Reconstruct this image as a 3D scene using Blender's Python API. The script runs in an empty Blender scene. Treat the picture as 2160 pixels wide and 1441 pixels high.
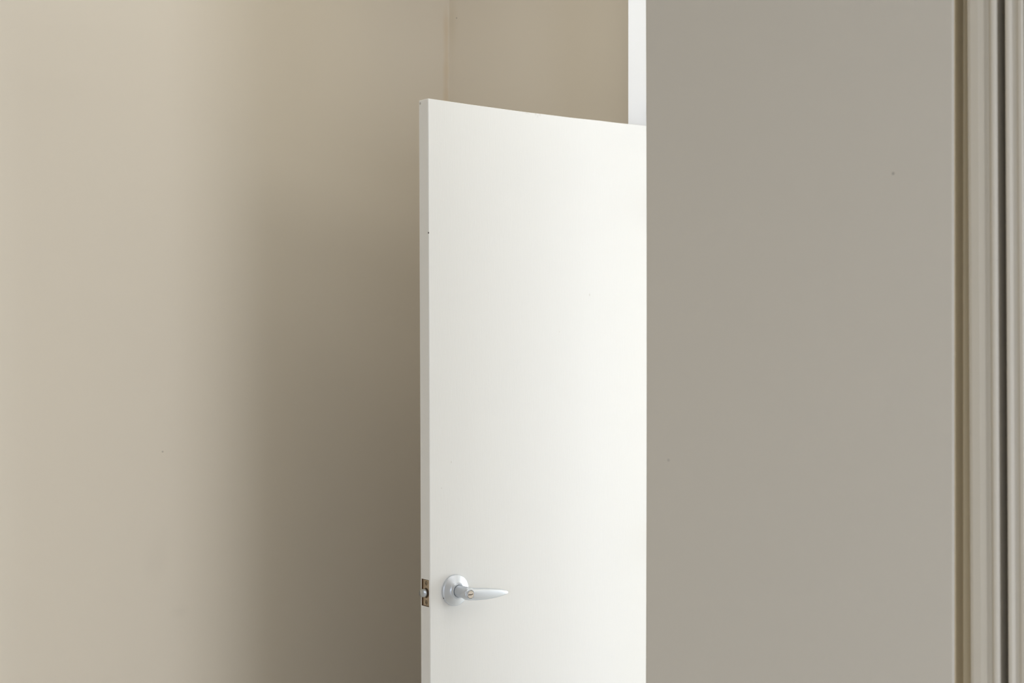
import bpy, bmesh, math, random
from math import sin, cos, pi, radians

# ------------------------------------------------------------------ camera, light, exposure
C = bpy.context.scene.collection
SC = bpy.context.scene
F = 3000.0                       # focal length in pixels of the 2160 px wide frame (50 mm)
CX, HORIZON, CAM_Z = 1080.0, 720.5, 1.5
A = radians(34)                  # the camera is turned 34 degrees to the left of the room's depth axis
CA, SA = cos(A), sin(A)

def cam2world(x, y):             # camera ground coordinates -> room coordinates
    return (x * CA - y * SA, x * SA + y * CA)

cd = bpy.data.cameras.new('camera'); cam = bpy.data.objects.new('camera', cd); C.objects.link(cam)
cd.sensor_width = 36; cd.lens = 36 * F / 2160
cam.location = (0, 0, CAM_Z); cam.rotation_euler = (pi / 2, 0, A)
cd.dof.use_dof = True; cd.dof.focus_distance = 3.0; cd.dof.aperture_fstop = 7.1
cd.clip_start = 0.05
SC.camera = cam

SC.view_settings.view_transform = 'Standard'; SC.view_settings.look = 'None'
SC.view_settings.gamma = 1; SC.view_settings.use_curve_mapping = False
SC.view_settings.exposure = 0.10

w = bpy.data.worlds.new('sky'); SC.world = w; w.use_nodes = True
bg = w.node_tree.nodes['Background']; bg.inputs[0].default_value = (0.72, 0.85, 1.0, 1); bg.inputs[1].default_value = 0.10

def area_lamp(name, loc, aim, sx, sy, power, col):
    """daylight at one window opening, or added overhead fill"""
    l = bpy.data.lights.new(name, 'AREA'); l.shape = 'RECTANGLE'; l.size = sx; l.size_y = sy
    l.energy = power; l.color = col
    o = bpy.data.objects.new(name, l); C.objects.link(o); o.location = loc
    from mathutils import Vector
    d = Vector(aim); o.rotation_euler = d.to_track_quat('-Z', 'Z').to_euler()
    return o

# room plan
LEFT = -2.333; BACK = 3.01; NICHE = 3.15; FRONT = 1.95; PART = 2.07; RIGHT = 3.0; REAR = -3.2; CEIL = 2.85
PEND = -0.20                                          # right-hand end of the short partition
W1 = dict(y0=-1.3, y1=2.92, z0=0.06, z1=2.5)          # glazed right wall, lights room and passage
W4 = dict(x0=0.35, x1=2.65, z0=0.10, z1=2.4)          # window behind the camera
W3 = dict(x0=-0.5, x1=1.7, z0=0.2, z1=2.0)           # window of the room beyond the doorway
def norm(rgb, base):
    m = max(rgb); return base * m, tuple(c / m for c in rgb)
p, c = norm((0.76, 0.825, 0.96), 100)
area_lamp('side_window_light', (RIGHT + 0.13, 0.85, 0.55), (-1, 0, 0), 4.2, 0.98, p, c)
p, c = norm((0.50, 0.555, 0.64), 200)
area_lamp('rear_sky_light', (1.5, REAR - 0.9, 2.1), (0, 1, -1.0), 2.2, 1.6, p, c)
p, c = norm((0.31, 0.315, 0.315), 50)
area_lamp('passage_overhead_fill', (1.2, 2.5, CEIL - 0.01), (0, 0, -1), 2.6, 0.8, p, c)  # added overhead fill under the closed ceiling, no skylight opening there
p, c = norm((0.74, 0.81, 0.86), 200)
area_lamp('back_room_window_light', (0.6, 6.64, 1.1), (0, -1, 0), 2.1, 1.8, p, c)
p, c = norm((0.28, 0.285, 0.28), 15)
area_lamp('passage_ceiling_fill', (-1.35, 2.4, CEIL - 0.05), (0, 0, -1), 0.9, 0.6, p, c)  # added fill lamp without a fixture, brightens the door and corner from above

# ------------------------------------------------------------------ pixel helpers
def ray(px):
    r = (px - CX) / F
    return (r * CA - SA, r * SA + CA)                # per metre of camera depth
def X_at(px, Y):
    dx, dy = ray(px); return dx / dy * Y
def Y_at(px, X):
    dx, dy = ray(px); return dy / dx * X
def Z_at(px, py, Y):
    dx, dy = ray(px); return CAM_Z + (HORIZON - py) / F * (Y / dy)

# ------------------------------------------------------------------ materials
def base_mat(name, col, rough=0.5, metallic=0.0, spec=0.5):
    m = bpy.data.materials.new(name); m.use_nodes = True
    b = m.node_tree.nodes['Principled BSDF']
    b.inputs['Base Color'].default_value = (*col, 1); b.inputs['Roughness'].default_value = rough
    b.inputs['Metallic'].default_value = metallic; b.inputs['Specular IOR Level'].default_value = spec
    return m
def bump(m, scale, strength, dist, stretch=(1, 1, 1), detail=3):
    nt = m.node_tree; b = nt.nodes['Principled BSDF']
    tc = nt.nodes.new('ShaderNodeTexCoord'); mp = nt.nodes.new('ShaderNodeMapping'); mp.inputs['Scale'].default_value = stretch
    n = nt.nodes.new('ShaderNodeTexNoise'); n.inputs['Scale'].default_value = scale; n.inputs['Detail'].default_value = detail
    bp = nt.nodes.new('ShaderNodeBump'); bp.inputs['Strength'].default_value = strength; bp.inputs['Distance'].default_value = dist
    nt.links.new(tc.outputs['Object'], mp.inputs[0]); nt.links.new(mp.outputs[0], n.inputs['Vector'])
    nt.links.new(n.outputs[0], bp.inputs['Height'])
    prev = b.inputs['Normal'].links[0].from_socket if b.inputs['Normal'].links else None
    if prev: nt.links.new(prev, bp.inputs['Normal'])
    nt.links.new(bp.outputs[0], b.inputs['Normal'])
def mottle(m, scale, amount, tint=(1, 1, 1), stretch=(1, 1, 1)):
    """very faint unevenness of the paint colour"""
    nt = m.node_tree; b = nt.nodes['Principled BSDF']; col = b.inputs['Base Color']
    tc = nt.nodes.new('ShaderNodeTexCoord'); mp = nt.nodes.new('ShaderNodeMapping'); mp.inputs['Scale'].default_value = stretch
    n = nt.nodes.new('ShaderNodeTexNoise'); n.inputs['Scale'].default_value = scale; n.inputs['Detail'].default_value = 4
    mr = nt.nodes.new('ShaderNodeMapRange'); mr.inputs[1].default_value = 0.3; mr.inputs[2].default_value = 0.7
    mr.inputs[3].default_value = 0; mr.inputs[4].default_value = amount
    mx = nt.nodes.new('ShaderNodeMix'); mx.data_type = 'RGBA'
    c = list(col.default_value)[:3]
    if col.links: nt.links.new(col.links[0].from_socket, mx.inputs[6])
    else: mx.inputs[6].default_value = (*c, 1)
    mx.inputs[7].default_value = (c[0] * tint[0], c[1] * tint[1], c[2] * tint[2], 1)
    nt.links.new(tc.outputs['Object'], mp.inputs[0]); nt.links.new(mp.outputs[0], n.inputs['Vector'])
    nt.links.new(n.outputs[0], mr.inputs[0]); nt.links.new(mr.outputs[0], mx.inputs[0]); nt.links.new(mx.outputs[2], col)
def spot(m, centre, radii, col, amount, noise=0.0, nscale=30, edge=0.3):
    """a stain, smudge or chip with its own place, size and colour"""
    nt = m.node_tree; b = nt.nodes['Principled BSDF']; inp = b.inputs['Base Color']
    tc = nt.nodes.new('ShaderNodeTexCoord'); mp = nt.nodes.new('ShaderNodeMapping'); mp.vector_type = 'POINT'
    mp.inputs['Scale'].default_value = [1 / r for r in radii]
    mp.inputs['Location'].default_value = [-c / r for c, r in zip(centre, radii)]
    ln = nt.nodes.new('ShaderNodeVectorMath'); ln.operation = 'LENGTH'
    mr = nt.nodes.new('ShaderNodeMapRange'); mr.interpolation_type = 'SMOOTHSTEP'
    mr.inputs[1].default_value = edge; mr.inputs[2].default_value = 1; mr.inputs[3].default_value = amount; mr.inputs[4].default_value = 0
    n = nt.nodes.new('ShaderNodeTexNoise'); n.inputs['Scale'].default_value = nscale; n.inputs['Detail'].default_value = 4
    md = nt.nodes.new('ShaderNodeMath'); md.operation = 'MULTIPLY_ADD'; md.inputs[1].default_value = noise; md.inputs[2].default_value = -noise / 2
    ad = nt.nodes.new('ShaderNodeMath'); ad.operation = 'ADD'
    mx = nt.nodes.new('ShaderNodeMix'); mx.data_type = 'RGBA'; mx.inputs[7].default_value = (*col, 1)
    L = nt.links.new
    L(tc.outputs['Object'], mp.inputs[0]); L(mp.outputs[0], ln.inputs[0]); L(tc.outputs['Object'], n.inputs['Vector'])
    L(n.outputs[0], md.inputs[0]); L(ln.outputs['Value'], ad.inputs[0]); L(md.outputs[0], ad.inputs[1]); L(ad.outputs[0], mr.inputs[0])
    if inp.links: L(inp.links[0].from_socket, mx.inputs[6])
    else: mx.inputs[6].default_value = inp.default_value
    L(mr.outputs[0], mx.inputs[0]); L(mx.outputs[2], inp)

BEIGE = (0.745, 0.665, 0.545)
def wall_paint(name, col=BEIGE):
    m = base_mat(name, col, 0.62, spec=0.35)
    mottle(m, 2.2, 0.5, (0.985, 0.99, 0.995))
    bump(m, 420, 0.10, 0.0006); bump(m, 70, 0.06, 0.001)
    return m
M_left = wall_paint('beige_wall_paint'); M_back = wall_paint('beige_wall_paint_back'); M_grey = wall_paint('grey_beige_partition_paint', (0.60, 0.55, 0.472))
M_plain = wall_paint('beige_wall_paint_plain')
M_white = base_mat('white_gloss_trim', (0.90, 0.90, 0.90), 0.38); bump(M_white, 60, 0.05, 0.001, (8, 8, 1))
M_trim = base_mat('moulding_paint', (0.61, 0.555, 0.465), 0.45); bump(M_trim, 90, 0.08, 0.001, (4, 4, 0.6))
M_door = base_mat('door_white_paint', (0.88, 0.87, 0.845), 0.5, spec=0.4)
mottle(M_door, 3, 0.5, (0.985, 0.985, 0.985), (1, 1, 0.35))
bump(M_door, 55, 0.10, 0.0012, (9, 9, 0.7)); bump(M_door, 300, 0.05, 0.0005)
M_metal = base_mat('satin_chrome', (0.64, 0.675, 0.73), 0.42, 1.0); bump(M_metal, 300, 0.04, 0.0003, (1, 1, 6))
M_bolt = base_mat('worn_steel', (0.50, 0.52, 0.53), 0.34, 1.0)
M_plate = base_mat('tarnished_brass_plate', (0.56, 0.45, 0.33), 0.42, 0.6); mottle(M_plate, 160, 0.7, (0.6, 0.58, 0.52))
M_brass = base_mat('nickel_cylinder', (0.86, 0.80, 0.74), 0.3, 0.9)
M_recess = wall_paint('recess_shade_tint', (0.74, 0.62, 0.42))  # warm brown shade of the recess put into its wall colour
M_dark = base_mat('dark_cavity', (0.03, 0.022, 0.015), 0.8)
M_screw = base_mat('dull_screw', (0.30, 0.24, 0.17), 0.45, 0.8)
M_ceil = base_mat('ceiling_paint', (0.70, 0.66, 0.58), 0.8)
M_floor = base_mat('pale_floor', (0.78, 0.77, 0.75), 0.45); mottle(M_floor, 6, 0.8, (0.93, 0.92, 0.9), (1, 8, 1))

# ------------------------------------------------------------------ mesh helpers
def link(name, bm, mats, parent=None, smooth=False):
    me = bpy.data.meshes.new(name); bmesh.ops.recalc_face_normals(bm, faces=bm.faces[:]); bm.to_mesh(me); bm.free()
    for m in (mats if isinstance(mats, (list, tuple)) else [mats]): me.materials.append(m)
    o = bpy.data.objects.new(name, me); C.objects.link(o)
    if parent: o.parent = parent
    if smooth:
        for p in me.polygons: p.use_smooth = True
    return o
def tag(o, label, cat, kind=None, group=None):
    o['label'] = label; o['category'] = cat
    if kind: o['kind'] = kind
    if group: o['group'] = group
    return o
def add_extrude(bm, prof, z0, z1, levels=1, off=None):
    rings = []
    for i in range(levels + 1):
        z = z0 + (z1 - z0) * i / levels
        dx, dy = off(z) if off else (0, 0)
        rings.append([bm.verts.new((x + dx, y + dy, z)) for x, y in prof])
    n = len(prof)
    for a, b in zip(rings, rings[1:]):
        for i in range(n): bm.faces.new((a[i], a[(i + 1) % n], b[(i + 1) % n], b[i]))
    bm.faces.new(rings[0][::-1]); bm.faces.new(rings[-1])
def add_box(bm, x0, x1, y0, y1, z0, z1): add_extrude(bm, [(x0, y0), (x1, y0), (x1, y1), (x0, y1)], z0, z1)
def box(name, dims, m, parent=None):
    bm = bmesh.new(); add_box(bm, *dims); return link(name, bm, m, parent)
def arc(cx, cy, r, a0, a1, n):
    return [(cx + r * cos(radians(a0 + (a1 - a0) * i / n)), cy + r * sin(radians(a0 + (a1 - a0) * i / n))) for i in range(n + 1)]
def add_lathe(bm, prof, n, frame, cap0=True, cap1=True, mat=0):
    """prof: list of (radius, height along the axis); frame(a, b, h) -> point"""
    rings = [[bm.verts.new(frame(r * cos(2 * pi * i / n), r * sin(2 * pi * i / n), h)) for i in range(n)] for r, h in prof]
    for a, b in zip(rings, rings[1:]):
        for i in range(n): f = bm.faces.new((a[i], a[(i + 1) % n], b[(i + 1) % n], b[i])); f.material_index = mat
    if cap0: bm.faces.new(rings[0][::-1]).material_index = mat
    if cap1: bm.faces.new(rings[-1]).material_index = mat

# ------------------------------------------------------------------ setting: walls, floor, ceiling
# left wall with the worn corner streak
bm = bmesh.new(); add_box(bm, LEFT - 0.12, LEFT, REAR - 0.12, NICHE + 0.12, 0, CEIL)
o = tag(link('wall_left', bm, M_left), 'long beige wall on the left, brightest near the frame edge, behind the open door', 'wall', 'structure')
def left_spot(px, py, rw, rh, col, amt, **k):
    Y = Y_at(px, LEFT); spot(M_left, (LEFT, Y, Z_at(px, py, Y)), (5, rw, rh), col, amt, **k)
left_spot(330, 1180, 0.05, 0.08, (0.40, 0.36, 0.30), 0.06, noise=1.3, nscale=12, edge=0.0)
left_spot(378, 1290, 0.04, 0.02, (0.40, 0.36, 0.30), 0.07, noise=1.3, nscale=12, edge=0.0)
left_spot(343, 953, 0.004, 0.003, (0.25, 0.2, 0.16), 0.5)
for py, rh in ((70, .10), (150, .10), (215, .07)):
    left_spot(941, py, 0.022, rh, (0.66, 0.50, 0.30), 0.38, noise=0.5, nscale=22, edge=0.0)

# back wall around the tall doorway
HX, HY = cam2world(-0.175 + 0.794 * 0.711, 3 + 0.607 * 0.711)         # hinge line of the door
OP0, OP1, HEAD = HX - 0.012, HX + 0.775, 2.62
bm = bmesh.new()
add_box(bm, LEFT, X_at(1325.5, BACK) + 0.084, NICHE, NICHE + 0.12, 0, CEIL)          # back of the niche the door folds into
add_box(bm, X_at(1325.5, BACK), X_at(1325.5, BACK) + 0.084, BACK + 0.12, NICHE, 0, CEIL)
add_box(bm, X_at(1325.5, BACK), X_at(1325.5, BACK) + 0.084, BACK, BACK + 0.12, HEAD + 0.02, CEIL)
add_box(bm, OP1 + 0.02, RIGHT, BACK, BACK + 0.12, 0, CEIL)
add_box(bm, X_at(1325.5, BACK) + 0.084, OP1 + 0.02, BACK, BACK + 0.12, HEAD + 0.02, CEIL)
tag(link('wall_back', bm, M_back), 'beige back wall above and behind the open white door', 'wall', 'structure')
def back_spot(px, py, rw, rh, col, amt, **k):
    X = X_at(px, NICHE); spot(M_back, (X, NICHE, Z_at(px, py, NICHE)), (rw, 5, rh), col, amt, **k)
back_spot(952, 40, 0.030, 0.14, (0.60, 0.50, 0.34), 0.25, noise=0.5, nscale=22, edge=0.0)
back_spot(963, 38, 0.0022, 0.0022, (0.12, 0.09, 0.06), 0.8)

# partition wall on the right: outside corner, recess, slot behind the mouldings
def lean(z): return (-0.0052 * (z - 1.5), 0)
def bow(z):                                  # the corner bead is very slightly bowed
    t = (z - 1.5) / 0.6
    return (0.0009 - 0.0016 * t * t if abs(t) < 1.6 else -0.003, 0)
GX0 = X_at(1361.5, FRONT); GX1 = X_at(2011.5, FRONT)
bm = bmesh.new()
r = 0.003
prof = arc(GX0 + r, FRONT + r, r, 180, 270, 4) + arc(GX1 - r, FRONT + r, r, 270, 360, 4) + [(GX1, PART), (GX0, PART)]
rings = []
NZ = 48
for i in range(NZ + 1):
    z = CEIL * i / NZ; bx = bow(z)[0]; bx2 = -0.0006 * (z - 1.5)
    rings.append([bm.verts.new((x + (bx if x < (GX0 + GX1) / 2 else bx2), y, z)) for x, y in prof])
n = len(prof)
for a, b in zip(rings, rings[1:]):
    for i in range(n): bm.faces.new((a[i], a[(i + 1) % n], b[(i + 1) % n], b[i])).material_index = 1 if i == n - 3 else 0  # return face beside the recess gets the same shade-warmed colour
bm.faces.new(rings[0][::-1]); bm.faces.new(rings[-1])
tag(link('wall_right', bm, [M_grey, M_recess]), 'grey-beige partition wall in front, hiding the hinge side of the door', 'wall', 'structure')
spot(M_grey, (X_at(1884, FRONT), FRONT, Z_at(1884, 366, FRONT)), (0.0032, 5, 0.0032), (0.3, 0.27, 0.23), 0.7)
spot(M_grey, (X_at(1410, FRONT), FRONT, Z_at(1410, 971, FRONT)), (0.0032, 5, 0.0032), (0.35, 0.32, 0.28), 0.5)

SLOTA = FRONT + 0.044                        # floor of the shadowed recess beside the partition
S2 = X_at(2105.5, FRONT); S3 = X_at(2122.5, FRONT); S4 = X_at(2160, FRONT)
bm = bmesh.new()
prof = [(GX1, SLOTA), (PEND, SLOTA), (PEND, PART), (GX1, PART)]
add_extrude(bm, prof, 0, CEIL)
tag(link('wall_right_recess', bm, M_recess), 'recessed strip of wall, warm shade put into its colour, between the partition and the moulded trim', 'wall', 'structure')

def P(px, d): return (X_at(px, FRONT), FRONT + (d if d > 0.02 else d * 0.65))
# first moulding: flat, groove, rounded bead
c1 = [P(2043, SLOTA - FRONT), P(2040.5, 0.010), P(2044, 0.003), P(2050, 0.0), P(2066, -0.001), P(2078, 0.000), P(2081, 0.003), P(2084.5, 0.0052),
      P(2087.5, 0.0055), P(2089, 0.0045), P(2090.5, 0.001), P(2093, -0.0035), P(2096, -0.0055), P(2100, -0.0055), P(2103.5, -0.0045), P(2105.5, -0.002), P(2106.5, 0.001), P(2106.8, SLOTA - FRONT)]
bm = bmesh.new(); add_extrude(bm, c1, 0, 2.75, 12, lean)
o = tag(link('trim_2', bm, M_trim), 'painted moulded casing with a groove and rounded bead, left of the dark gap', 'trim', 'structure')
c2 = [P(2123, SLOTA - FRONT), P(2123, 0.002), P(2124, -0.0015), P(2127, -0.0035), P(2132, -0.0035), P(2136, -0.001), P(2139, 0.003), P(2143, 0.0045), P(2147, 0.004), P(2149, 0.001),
      P(2152, -0.0015), P(2158, -0.002), P(2161, 0.001), P(2162.5, 0.006), P(2163, SLOTA - FRONT)]
bm = bmesh.new(); add_extrude(bm, c2, 0, 2.75, 12, lean)
tag(link('trim_3', bm, M_trim), 'painted moulded casing at the right frame edge, right of the dark gap', 'trim', 'structure')
c3 = [P(2171, SLOTA - FRONT), P(2171, 0.006), P(2176, 0.0), P(2300, 0.0), P(2306, 0.006), P(2306, SLOTA - FRONT)]
bm = bmesh.new(); add_extrude(bm, c3, 0, 2.75, 12, lean)
tag(link('trim_4', bm, M_trim), 'plain painted board just beyond the right frame edge', 'trim', 'structure')

# floor, ceiling and the walls behind and beside the camera with their window openings
XR = RIGHT; YB = 6.5
bm = bmesh.new(); add_box(bm, LEFT - 0.12, XR + 0.12, REAR - 0.12, YB + 0.12, -0.1, 0)
tag(link('floor', bm, M_floor), 'pale floor below the frame', 'floor', 'structure')
bm = bmesh.new(); add_box(bm, LEFT - 0.12, XR + 0.12, REAR - 0.12, YB + 0.12, CEIL, CEIL + 0.1)
tag(link('ceiling', bm, M_ceil), 'plain pale ceiling above the frame', 'ceiling', 'structure')
def wall_with_window(name, label, axis, c0, c1, a0, a1, w0, w1, z0, z1):
    bm = bmesh.new()
    for (p, q, s, t) in ((a0, w0, 0, CEIL), (w1, a1, 0, CEIL), (w0, w1, 0, z0), (w0, w1, z1, CEIL)):
        if axis == 'x': add_box(bm, c0, c1, p, q, s, t)
        else: add_box(bm, p, q, c0, c1, s, t)
    return tag(link(name, bm, M_plain), label, 'wall', 'structure')
wall_with_window('wall_side', 'beige wall with a wide window right of the camera', 'x', RIGHT, RIGHT + 0.12, REAR, BACK, W1['y0'], W1['y1'], W1['z0'], W1['z1'])
wall_with_window('wall_rear', 'beige wall with a window behind the camera', 'y', REAR - 0.12, REAR, LEFT, RIGHT + 0.12, W4['x0'], W4['x1'], W4['z0'], W4['z1'])
wall_with_window('wall_far', 'beige far wall with a window in the room beyond', 'y', YB, YB + 0.12, LEFT, XR, W3['x0'], W3['x1'], W3['z0'], W3['z1'])
bm = bmesh.new(); add_box(bm, LEFT - 0.12, LEFT, NICHE + 0.12, YB, 0, CEIL); add_box(bm, XR, XR + 0.12, BACK + 0.12, YB + 0.12, 0, CEIL)
tag(link('wall_far_sides', bm, M_plain), 'beige side walls of the room beyond the doorway', 'wall', 'structure')

# white frame of the tall doorway: the splayed post that shows above the door
CXL = X_at(1325.5, BACK)
bm = bmesh.new()
prof = [(CXL, BACK + 0.05), (CXL, BACK - 0.001)] + [(CXL + 0.0015, BACK - 0.003)] + [(OP0 - 0.002, BACK + 0.082), (OP0, BACK + 0.086), (OP0, BACK + 0.12), (CXL, BACK + 0.12)]
add_extrude(bm, prof, 0, HEAD + 0.02, 8, lambda z: (0.0005 * (z - 2.1), 0))
tr = tag(link('trim_1', bm, M_white), 'bright white door frame post rising above the open door', 'trim', 'structure')
y0 = BACK - 0.018
b2 = bmesh.new(); add_box(b2, OP1 + 0.006, OP1 + 0.10, y0, BACK, 0, HEAD + 0.10); link('casing_post', b2, M_white, tr)
b2 = bmesh.new(); add_box(b2, OP0 + 0.002, OP1 + 0.006, y0, BACK, HEAD + 0.022, HEAD + 0.10); link('casing_head', b2, M_white, tr)
b2 = bmesh.new(); add_box(b2, OP1, OP1 + 0.02, BACK, BACK + 0.12, 0, HEAD); link('jamb', b2, M_white, tr)
b2 = bmesh.new(); add_box(b2, OP0 + 0.001, OP1 + 0.02, BACK, BACK + 0.12, HEAD, HEAD + 0.02); link('head_jamb', b2, M_white, tr)
b2 = bmesh.new(); add_box(b2, OP0, OP1, BACK + 0.01, BACK + 0.11, 2.03, 2.08); link('transom_bar', b2, M_white, tr)

# ------------------------------------------------------------------ the door
# local frame of the door: s runs from the free edge to the hinges along the visible face, d goes into the door, z up
DZ0, DTOP, DW, DT = 0.012, CAM_Z + 0.513, 0.711, 0.0355
sx, sy = cam2world(0.794, 0.607); nl = math.hypot(sx, sy); sx, sy = sx / nl, sy / nl
nx, ny = -(-sy), -sx                       # outward normal of the visible face (towards the camera side)
nx, ny = sy, -sx
ox, oy = cam2world(-0.175, 3.0)
LEANK = -0.0038                            # the door hangs a touch out of plumb
def D(s, d, z):
    """door coordinates -> room; d < 0 stands proud of the visible face"""
    k = LEANK * (z - 1.5)
    return (ox + sx * s - nx * d + k * CA, oy + sy * s - ny * d + k * SA, z)
def top_z(s):                              # top edge planed unevenly
    t = s / DW
    return DTOP + 0.0002 - 0.0042 * sin(pi * min(1, t * 1.05)) * (1 - 0.5 * t) + 0.0004 * sin(31 * t) * t

root = bpy.data.objects.new('door_1', None); C.objects.link(root); root.location = (HX, HY, 0)
tag(root, 'white flush door standing open towards the left wall, silver lever handle and latch', 'door', 'structure')
inv = root.matrix_world
def child(name, bm, m, parent=root, smooth=False, label=None):
    if parent is root: bmesh.ops.translate(bm, verts=bm.verts[:], vec=(-HX, -HY, 0))
    else: bmesh.ops.translate(bm, verts=bm.verts[:], vec=(-HX, -HY, 0))
    o = link(name, bm, m, parent, smooth)
    if label: o['label'] = label
    return o

# slab, with a mortise in the free edge for the latch plate
PZ0, PZ1 = CAM_Z + (HORIZON - 1280.0) / 1000.0 * 1.003, CAM_Z + (HORIZON - 1223.2) / 1000.0 * 1.003   # latch plate
PD0, PD1 = 0.0040, 0.0315
PM = (PZ0 + PZ1) / 2
bm = bmesh.new()
e = 0.0012
ds = [0.0] * 0
def quad(*pts): return bm.faces.new([bm.verts.new(D(*p)) for p in pts])
NS = 40
ss = [e + (DW - e) * i / NS for i in range(NS + 1)]
zs = [DZ0 + (1.99 - DZ0) * i / 30 for i in range(31)]
def grid(dval, flip):
    rows = [[bm.verts.new(D(s, dval, z)) for s in ss] for z in zs]
    rows.append([bm.verts.new(D(s, dval, top_z(s) - e)) for s in ss])
    for a, b in zip(rows, rows[1:]):
        for i in range(NS):
            bm.faces.new((a[i], a[i + 1], b[i + 1], b[i]) if not flip else (a[i], b[i], b[i + 1], a[i + 1]))
    return rows
fr = grid(0, False); bk = grid(DT, True)
def off_row(d, de): return [bm.verts.new(D(s, d, top_z(s))) for s in ss]
t1 = off_row(e, 0); t2 = off_row(DT - e, 0)
for i in range(NS):
    bm.faces.new((fr[-1][i], fr[-1][i + 1], t1[i + 1], t1[i])); bm.faces.new((t1[i], t1[i + 1], t2[i + 1], t2[i])); bm.faces.new((t2[i], t2[i + 1], bk[-1][i + 1], bk[-1][i]))
    bm.faces.new((fr[0][i], bk[0][i], bk[0][i + 1], fr[0][i + 1]))
# hinge edge
for j in range(len(fr) - 1): bm.faces.new((fr[j][-1], bk[j][-1], bk[j + 1][-1], fr[j + 1][-1]))
# free edge: columns over the thickness, rows aligned with the mortise
dcols = [e, PD0, PD1, DT - e]
zrow = sorted(zs + [PZ0, PZ1]); zrow = [z for z in zrow] + [top_z(0) - e]
E = [[bm.verts.new(D(0, d, z)) for d in dcols] for z in zrow]
for j in range(len(zrow) - 1):
    for i in range(3):
        if i == 1 and zrow[j] >= PZ0 - 1e-6 and zrow[j + 1] <= PZ1 + 1e-6: continue
        bm.faces.new((E[j][i], E[j + 1][i], E[j + 1][i + 1], E[j][i + 1]))
def arris(edge_i, face_rows):              # small eased edges between the free edge and the faces
    fz = [v[0] for v in face_rows]; ez = [r_[edge_i] for r_ in E]
    i = j = 0
    while i < len(fz) - 1 or j < len(ez) - 1:
        if j >= len(ez) - 1 or (i < len(fz) - 1 and fz[i + 1].co.z <= ez[j + 1].co.z + 1e-7):
            bm.faces.new((fz[i], fz[i + 1], ez[j])); i += 1
        else: bm.faces.new((fz[i], ez[j + 1], ez[j])); j += 1
arris(0, fr); arris(3, bk)
tl = [E[-1][0], E[-1][1], E[-1][2], E[-1][3]]
bm.faces.new((fr[-1][0], t1[0], tl[0])); bm.faces.new((bk[-1][0], t2[0], tl[3]))
bm.faces.new((tl[0], t1[0], t2[0], tl[3], tl[2], tl[1]))
# mortise walls and floor
MD = 0.0032
m0 = [D(0, PD0, PZ0), D(0, PD1, PZ0), D(0, PD1, PZ1), D(0, PD0, PZ1)]
m1 = [D(MD, PD0, PZ0), D(MD, PD1, PZ0), D(MD, PD1, PZ1), D(MD, PD0, PZ1)]
v0 = [bm.verts.new(p) for p in m0]; v1 = [bm.verts.new(p) for p in m1]
for i in range(4): bm.faces.new((v0[i], v0[(i + 1) % 4], v1[(i + 1) % 4], v1[i])).material_index = 1
bm.faces.new(v1).material_index = 1
M_raw = base_mat('raw_wood', (0.17, 0.10, 0.05), 0.8)
me_ob = child('door_slab', bm, [M_door, M_raw])
def dspot(s, d, z, rr, col, amt, **k):
    p = D(s, d, z); spot(M_door, (p[0] - HX, p[1] - HY, p[2]), rr, col, amt, **k)
def s_of(px):
    r_ = (px - CX) / F; return (3 * r_ + 0.175) / (0.794 - 0.607 * r_)
def z_of(px, py):
    s = s_of(px); return CAM_Z + (HORIZON - py) / F * (3 + 0.607 * s)
dspot(0.0002, 0.001, z_of(903, 491), (0.0022, 0.0022, 0.0028), (0.03, 0.025, 0.02), 1.0)
dspot(0, 0.030, z_of(885, 212), (0.004, 0.004, 0.004), (0.35, 0.32, 0.26), 0.7)
for px, py, a_, b_ in ((1114, 239, .010, .0015), (1132, 241, .003, .003), (1141, 242, .004, .004), (1136, 245, .002, .004)):
    dspot(s_of(px), 0, z_of(px, py), (a_, a_, b_), (0.70, 0.68, 0.64), 0.5, noise=1.6, nscale=500)
for px, py, a_ in ((1244, 622, .002), (951, 975, .0015), (930, 1030, .0012), (1180, 700, .001)):
    dspot(s_of(px), 0, z_of(px, py), (a_, a_, a_ * 2.2), (0.6, 0.57, 0.5), 0.5)

# latch plate, slightly toward the visible face so the mortise shows as a dark line behind it
LP0, LP1 = PD0 + 0.0010, PD1 - 0.0052
bm = bmesh.new()
BR = 0.0104; BC = (LP0 + LP1) / 2 - 0.0001
NC = 32
zb0, zb1 = PZ0 + 0.0014, PZ1 - 0.0012
outer = []
for i in range(NC):                        # outline points matched to the bolt hole's ring
    a = 2 * pi * (i + 0.5) / NC; ca, sa = cos(a), sin(a)
    hw, hh = (LP1 - LP0) / 2, (zb1 - zb0) / 2
    t = min(hw / abs(ca) if abs(ca) > 1e-6 else 9, hh / abs(sa) if abs(sa) > 1e-6 else 9)
    outer.append(((LP0 + LP1) / 2 + ca * t, (zb0 + zb1) / 2 + sa * t))
cor = [((LP0 + LP1) / 2 + a_ * (LP1 - LP0) / 2, (zb0 + zb1) / 2 + b_ * (zb1 - zb0) / 2) for a_, b_ in ((1, 1), (-1, 1), (-1, -1), (1, -1))]
for c_ in cor:                             # pull the closest outline point into each corner
    k = min(range(NC), key=lambda i: (outer[i][0] - c_[0]) ** 2 + (outer[i][1] - c_[1]) ** 2); outer[k] = c_
inner = [(BC + BR * cos(2 * pi * (i + 0.5) / NC), PM + BR * sin(2 * pi * (i + 0.5) / NC)) for i in range(NC)]
def ringv(pts, s): return [bm.verts.new(D(s, d, z)) for d, z in pts]
o0, i0, o1, i1 = ringv(outer, 0.0010), ringv(inner, 0.0010), ringv(outer, 0.0031), ringv(inner, 0.0031)
i2 = ringv(inner, 0.0150)
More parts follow.
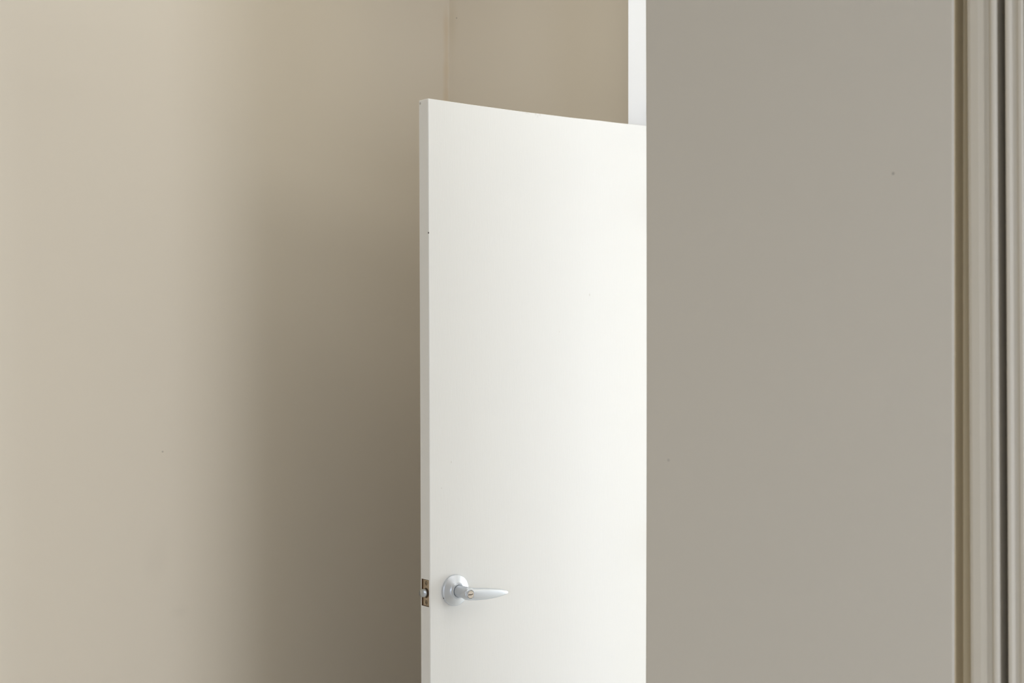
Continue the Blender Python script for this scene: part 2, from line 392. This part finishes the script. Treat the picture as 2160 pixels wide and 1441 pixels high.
for i in range(NC):
    j = (i + 1) % NC
    bm.faces.new((o0[i], o0[j], i0[j], i0[i])); bm.faces.new((o0[i], o1[i], o1[j], o0[j])); bm.faces.new((o1[i], i1[i], i1[j], o1[j]))
    f = bm.faces.new((i0[i], i0[j], i1[j], i1[i])); f.material_index = 1
    f = bm.faces.new((i1[i], i1[j], i2[j], i2[i])); f.material_index = 1
bm.faces.new(i2).material_index = 1
plate = child('latch_plate', bm, [M_plate, M_dark], label='small tarnished brass latch plate in the door edge')
for dz in (0.0205, -0.0200):
    bm = bmesh.new(); dd = (LP0 + LP1) / 2 - 0.0002
    fr_ = lambda a, b, h, dd=dd, dz=dz: D(0.0010 - h, dd + a, PM + dz + b)
    add_lathe(bm, [(0.0040, -0.0012), (0.0040, 0.0001), (0.0034, 0.0001), (0.0028, 0.0007), (0.0014, 0.0010)], 20, fr_, mat=0)
    add_lathe(bm, [(0.0046, -0.0002), (0.0046, 0.00006), (0.0040, 0.00006)], 20, fr_, mat=1)
    bx = [(-.0017, -.0004), (.0017, -.0004), (.0017, .0004), (-.0017, .0004)]
    for sw in (0, 1):
        q = [(b, a) if sw else (a, b) for a, b in bx]
        bm.faces.new([bm.verts.new(fr_(a, b, 0.00115)) for a, b in q]).material_index = 1
    child('screw', bm, [M_screw, M_dark], plate)
# spring bolt: round barrel with a slanted closing face, tallest on the far side
bm = bmesh.new(); BB = 0.0088; NB = 32
base = []; top = []; top2 = []; tc_ = []
for i in range(NB):
    a = 2 * pi * i / NB; u, v = cos(a), sin(a)                      # u along the thickness (positive = away from the visible face)
    dd = BC + 0.0022 + BB * 0.88 * u; z = PM + BB * v
    h = 0.0020 + 0.0085 * min(1.0, max(0.0, (u + 0.9) / 1.5))
    base.append(bm.verts.new(D(0.006, dd, z))); top.append(bm.verts.new(D(-h + 0.0006, dd, z)))
    dd2 = BC + 0.0022 + BB * 0.82 * u; z2 = PM + BB * 0.91 * v
    h2 = 0.0026 + 0.0085 * min(1.0, max(0.0, (u * .9 + 0.9) / 1.5)); top2.append(bm.verts.new(D(-h2, dd2, z2)))
for i in range(NB):
    j = (i + 1) % NB
    bm.faces.new((base[i], base[j], top[j], top[i])); bm.faces.new((top[i], top[j], top2[j], top2[i]))
bm.faces.new(base[::-1])
ctr = bm.verts.new(D(-0.0092, BC + 0.0022, PM))
for i in range(NB): bm.faces.new((top2[i], top2[(i + 1) % NB], ctr))
child('latch_bolt', bm, M_bolt, plate, smooth=True, label='rounded steel spring bolt')

# lever handles
RS = 0.0632                                 # backset
RZ = z_of(960, 1244.3)
DROOP = 0.0
def make_handle(front=True):
    sg = 1 if front else -1
    d0 = 0.0 if front else DT
    def H(a, b, h): return D(RS + a, d0 - sg * h, RZ + b)          # a along the door, b up, h out of the face
    bm = bmesh.new()
    R = 0.0334
    prof = [(R - .0006, 0.0), (R, 0.0006), (R, 0.0042), (R - 0.0007, 0.0054), (R - 0.0022, 0.0062), (0.0270, 0.0080), (0.0205, 0.0102), (0.0178, 0.0118), (0.0160, 0.0138), (0.0155, 0.0158),
            (0.0152, 0.0168), (0.0146, 0.0172), (0.0139, 0.0168), (0.0137, 0.0150)]
    add_lathe(bm, prof, 72, H)
    rose = child('door_handle', bm, M_metal, root, smooth=True, label='satin silver lever handle on the visible face' if front else 'satin silver lever handle on the hidden face')
    try:
        rose.data.set_sharp_from_angle(angle=radians(38))
    except Exception: pass
    # small notch at the rim
    bm = bmesh.new(); a0 = radians(205)
    fr2 = lambda a, b, h: H((R + h) * cos(a0) - a * sin(a0), (R + h) * sin(a0) + a * cos(a0), 0.0026 + b)
    add_lathe(bm, [(0.0017, -0.0006), (0.0017, 0.0001)], 12, fr2); child('release_hole', bm, M_dark, rose)
    # neck
    bm = bmesh.new()
    add_lathe(bm, [(0.0131, 0.0120), (0.0131, 0.0175), (0.0130, 0.0180), (0.0128, 0.036), (0.0129, 0.0520), (0.0125, 0.0560)], 64, H)
    child('neck', bm, M_metal, rose, smooth=True)
    # blade: lofted rounded sections along the lever, drooping a little
    ca, sa = cos(DROOP), sin(DROOP)
    def B(a, b, h): return H(a * ca - b * sa, a * sa + b * ca, h)
    c0 = -0.0016
    st = [  # a, top, bottom, depth centre, half thickness
        (-0.0134, c0 + 0.0006, c0 - 0.0006, 0.0470, 0.0060), (-0.0131, c0 + 0.0030, c0 - 0.0030, 0.0472, 0.0085), (-0.0119, c0 + 0.0062, c0 - 0.0062, 0.0474, 0.0102), (-0.0096, c0 + 0.0092, c0 - 0.0094, 0.0476, 0.0112),
        (-0.0060, 0.0100, -0.0135, 0.0478, 0.0116), (0.0, 0.0112, -0.0149, 0.0480, 0.0117), (0.008, 0.0108, -0.0157, 0.0484, 0.0114), (0.018, 0.0092, -0.0168, 0.0490, 0.0106), (0.031, 0.0078, -0.0174, 0.0496, 0.0094),
        (0.046, 0.0060, -0.0178, 0.0500, 0.0082), (0.062, 0.0039, -0.0174, 0.0500, 0.0070), (0.073, 0.0020, -0.0169, 0.0498, 0.0062), (0.085, -0.0001, -0.0155, 0.0494, 0.0055), (0.094, -0.0022, -0.0141, 0.0490, 0.0048),
        (0.1005, -0.0046, -0.0130, 0.0488, 0.0038), (0.1045, -0.0066, -0.0120, 0.0487, 0.0026), (0.1058, -0.0086, -0.0105, 0.0486, 0.0010)]
    bm = bmesh.new(); N = 32; rings = []
    for a, t, b, hc, ht in st:
        cz, hz = (t + b) / 2, (t - b) / 2; ring = []
        for i in range(N):
            th = 2 * pi * i / N; c, s = cos(th), sin(th)
            p = 0.72
            x = math.copysign(abs(c) ** p, c) * ht; y = math.copysign(abs(s) ** p, s) * hz
            ring.append(bm.verts.new(B(a, cz + y, hc + x)))
        rings.append(ring)
    for p_, q_ in zip(rings, rings[1:]):
        for i in range(N): bm.faces.new((p_[i], p_[(i + 1) % N], q_[(i + 1) % N], q_[i]))
    bm.faces.new(rings[0][::-1]); bm.faces.new(rings[-1])
    child('lever', bm, M_metal, rose, smooth=True)
    if front:
        bm = bmesh.new(); CH = 0.0600; KC = -0.0014
        HK = lambda a, b, h: H(a, b + KC, h)
        add_lathe(bm, [(0.0098, CH - 0.006), (0.0098, CH - 0.0004), (0.0092, CH + 0.0002), (0.0088, CH - 0.0002), (0.0087, CH - 0.0010)], 40, HK, mat=1, cap1=False)
        add_lathe(bm, [(0.0080, CH - 0.004), (0.0080, CH - 0.0004), (0.0077, CH)], 40, HK, mat=0)
        add_lathe(bm, [(0.0089, CH - 0.0010), (0.0079, CH - 0.0010)], 40, HK, mat=2, cap0=False, cap1=False)
        child('key_cylinder', bm, [M_brass, M_metal, M_dark], rose, label='round nickel key cylinder in the lever end')
        bm = bmesh.new()
        kp = [(-0.0062, 0.0008), (-0.0052, 0.0022), (-0.0040, 0.0010), (-0.0030, 0.0004), (-0.0012, 0.0014), (0.0006, 0.0002), (0.0022, 0.0010), (0.0050, 0.0016), (0.0056, 0.0004),
              (0.0040, -0.0002), (0.0022, -0.0006), (0.0006, -0.0012), (-0.0008, -0.0014), (-0.0020, -0.0006), (-0.0040, -0.0004), (-0.0054, -0.0016), (-0.0063, -0.0010)]
        lo = [bm.verts.new(HK(a, b - .0002, CH - 0.001)) for a, b in kp]; hi = [bm.verts.new(HK(a, b - .0002, CH + 0.00015)) for a, b in kp]
        for i in range(len(kp)): bm.faces.new((lo[i], lo[(i + 1) % len(kp)], hi[(i + 1) % len(kp)], hi[i]))
        bm.faces.new(hi); bm.faces.new(lo[::-1])
        child('keyhole', bm, M_dark, rose)
    return rose
make_handle(True); make_handle(False)

# three butt hinges on the hidden side
for zc in (0.25, 1.02, 1.80):
    bm = bmesh.new()
    add_lathe(bm, [(0.006, -0.045), (0.006, 0.045)], 14, lambda a, b, h, zc=zc: (HX + 0.008 + a, HY - 0.012 + b, zc + h))
    child('hinge', bm, M_metal)
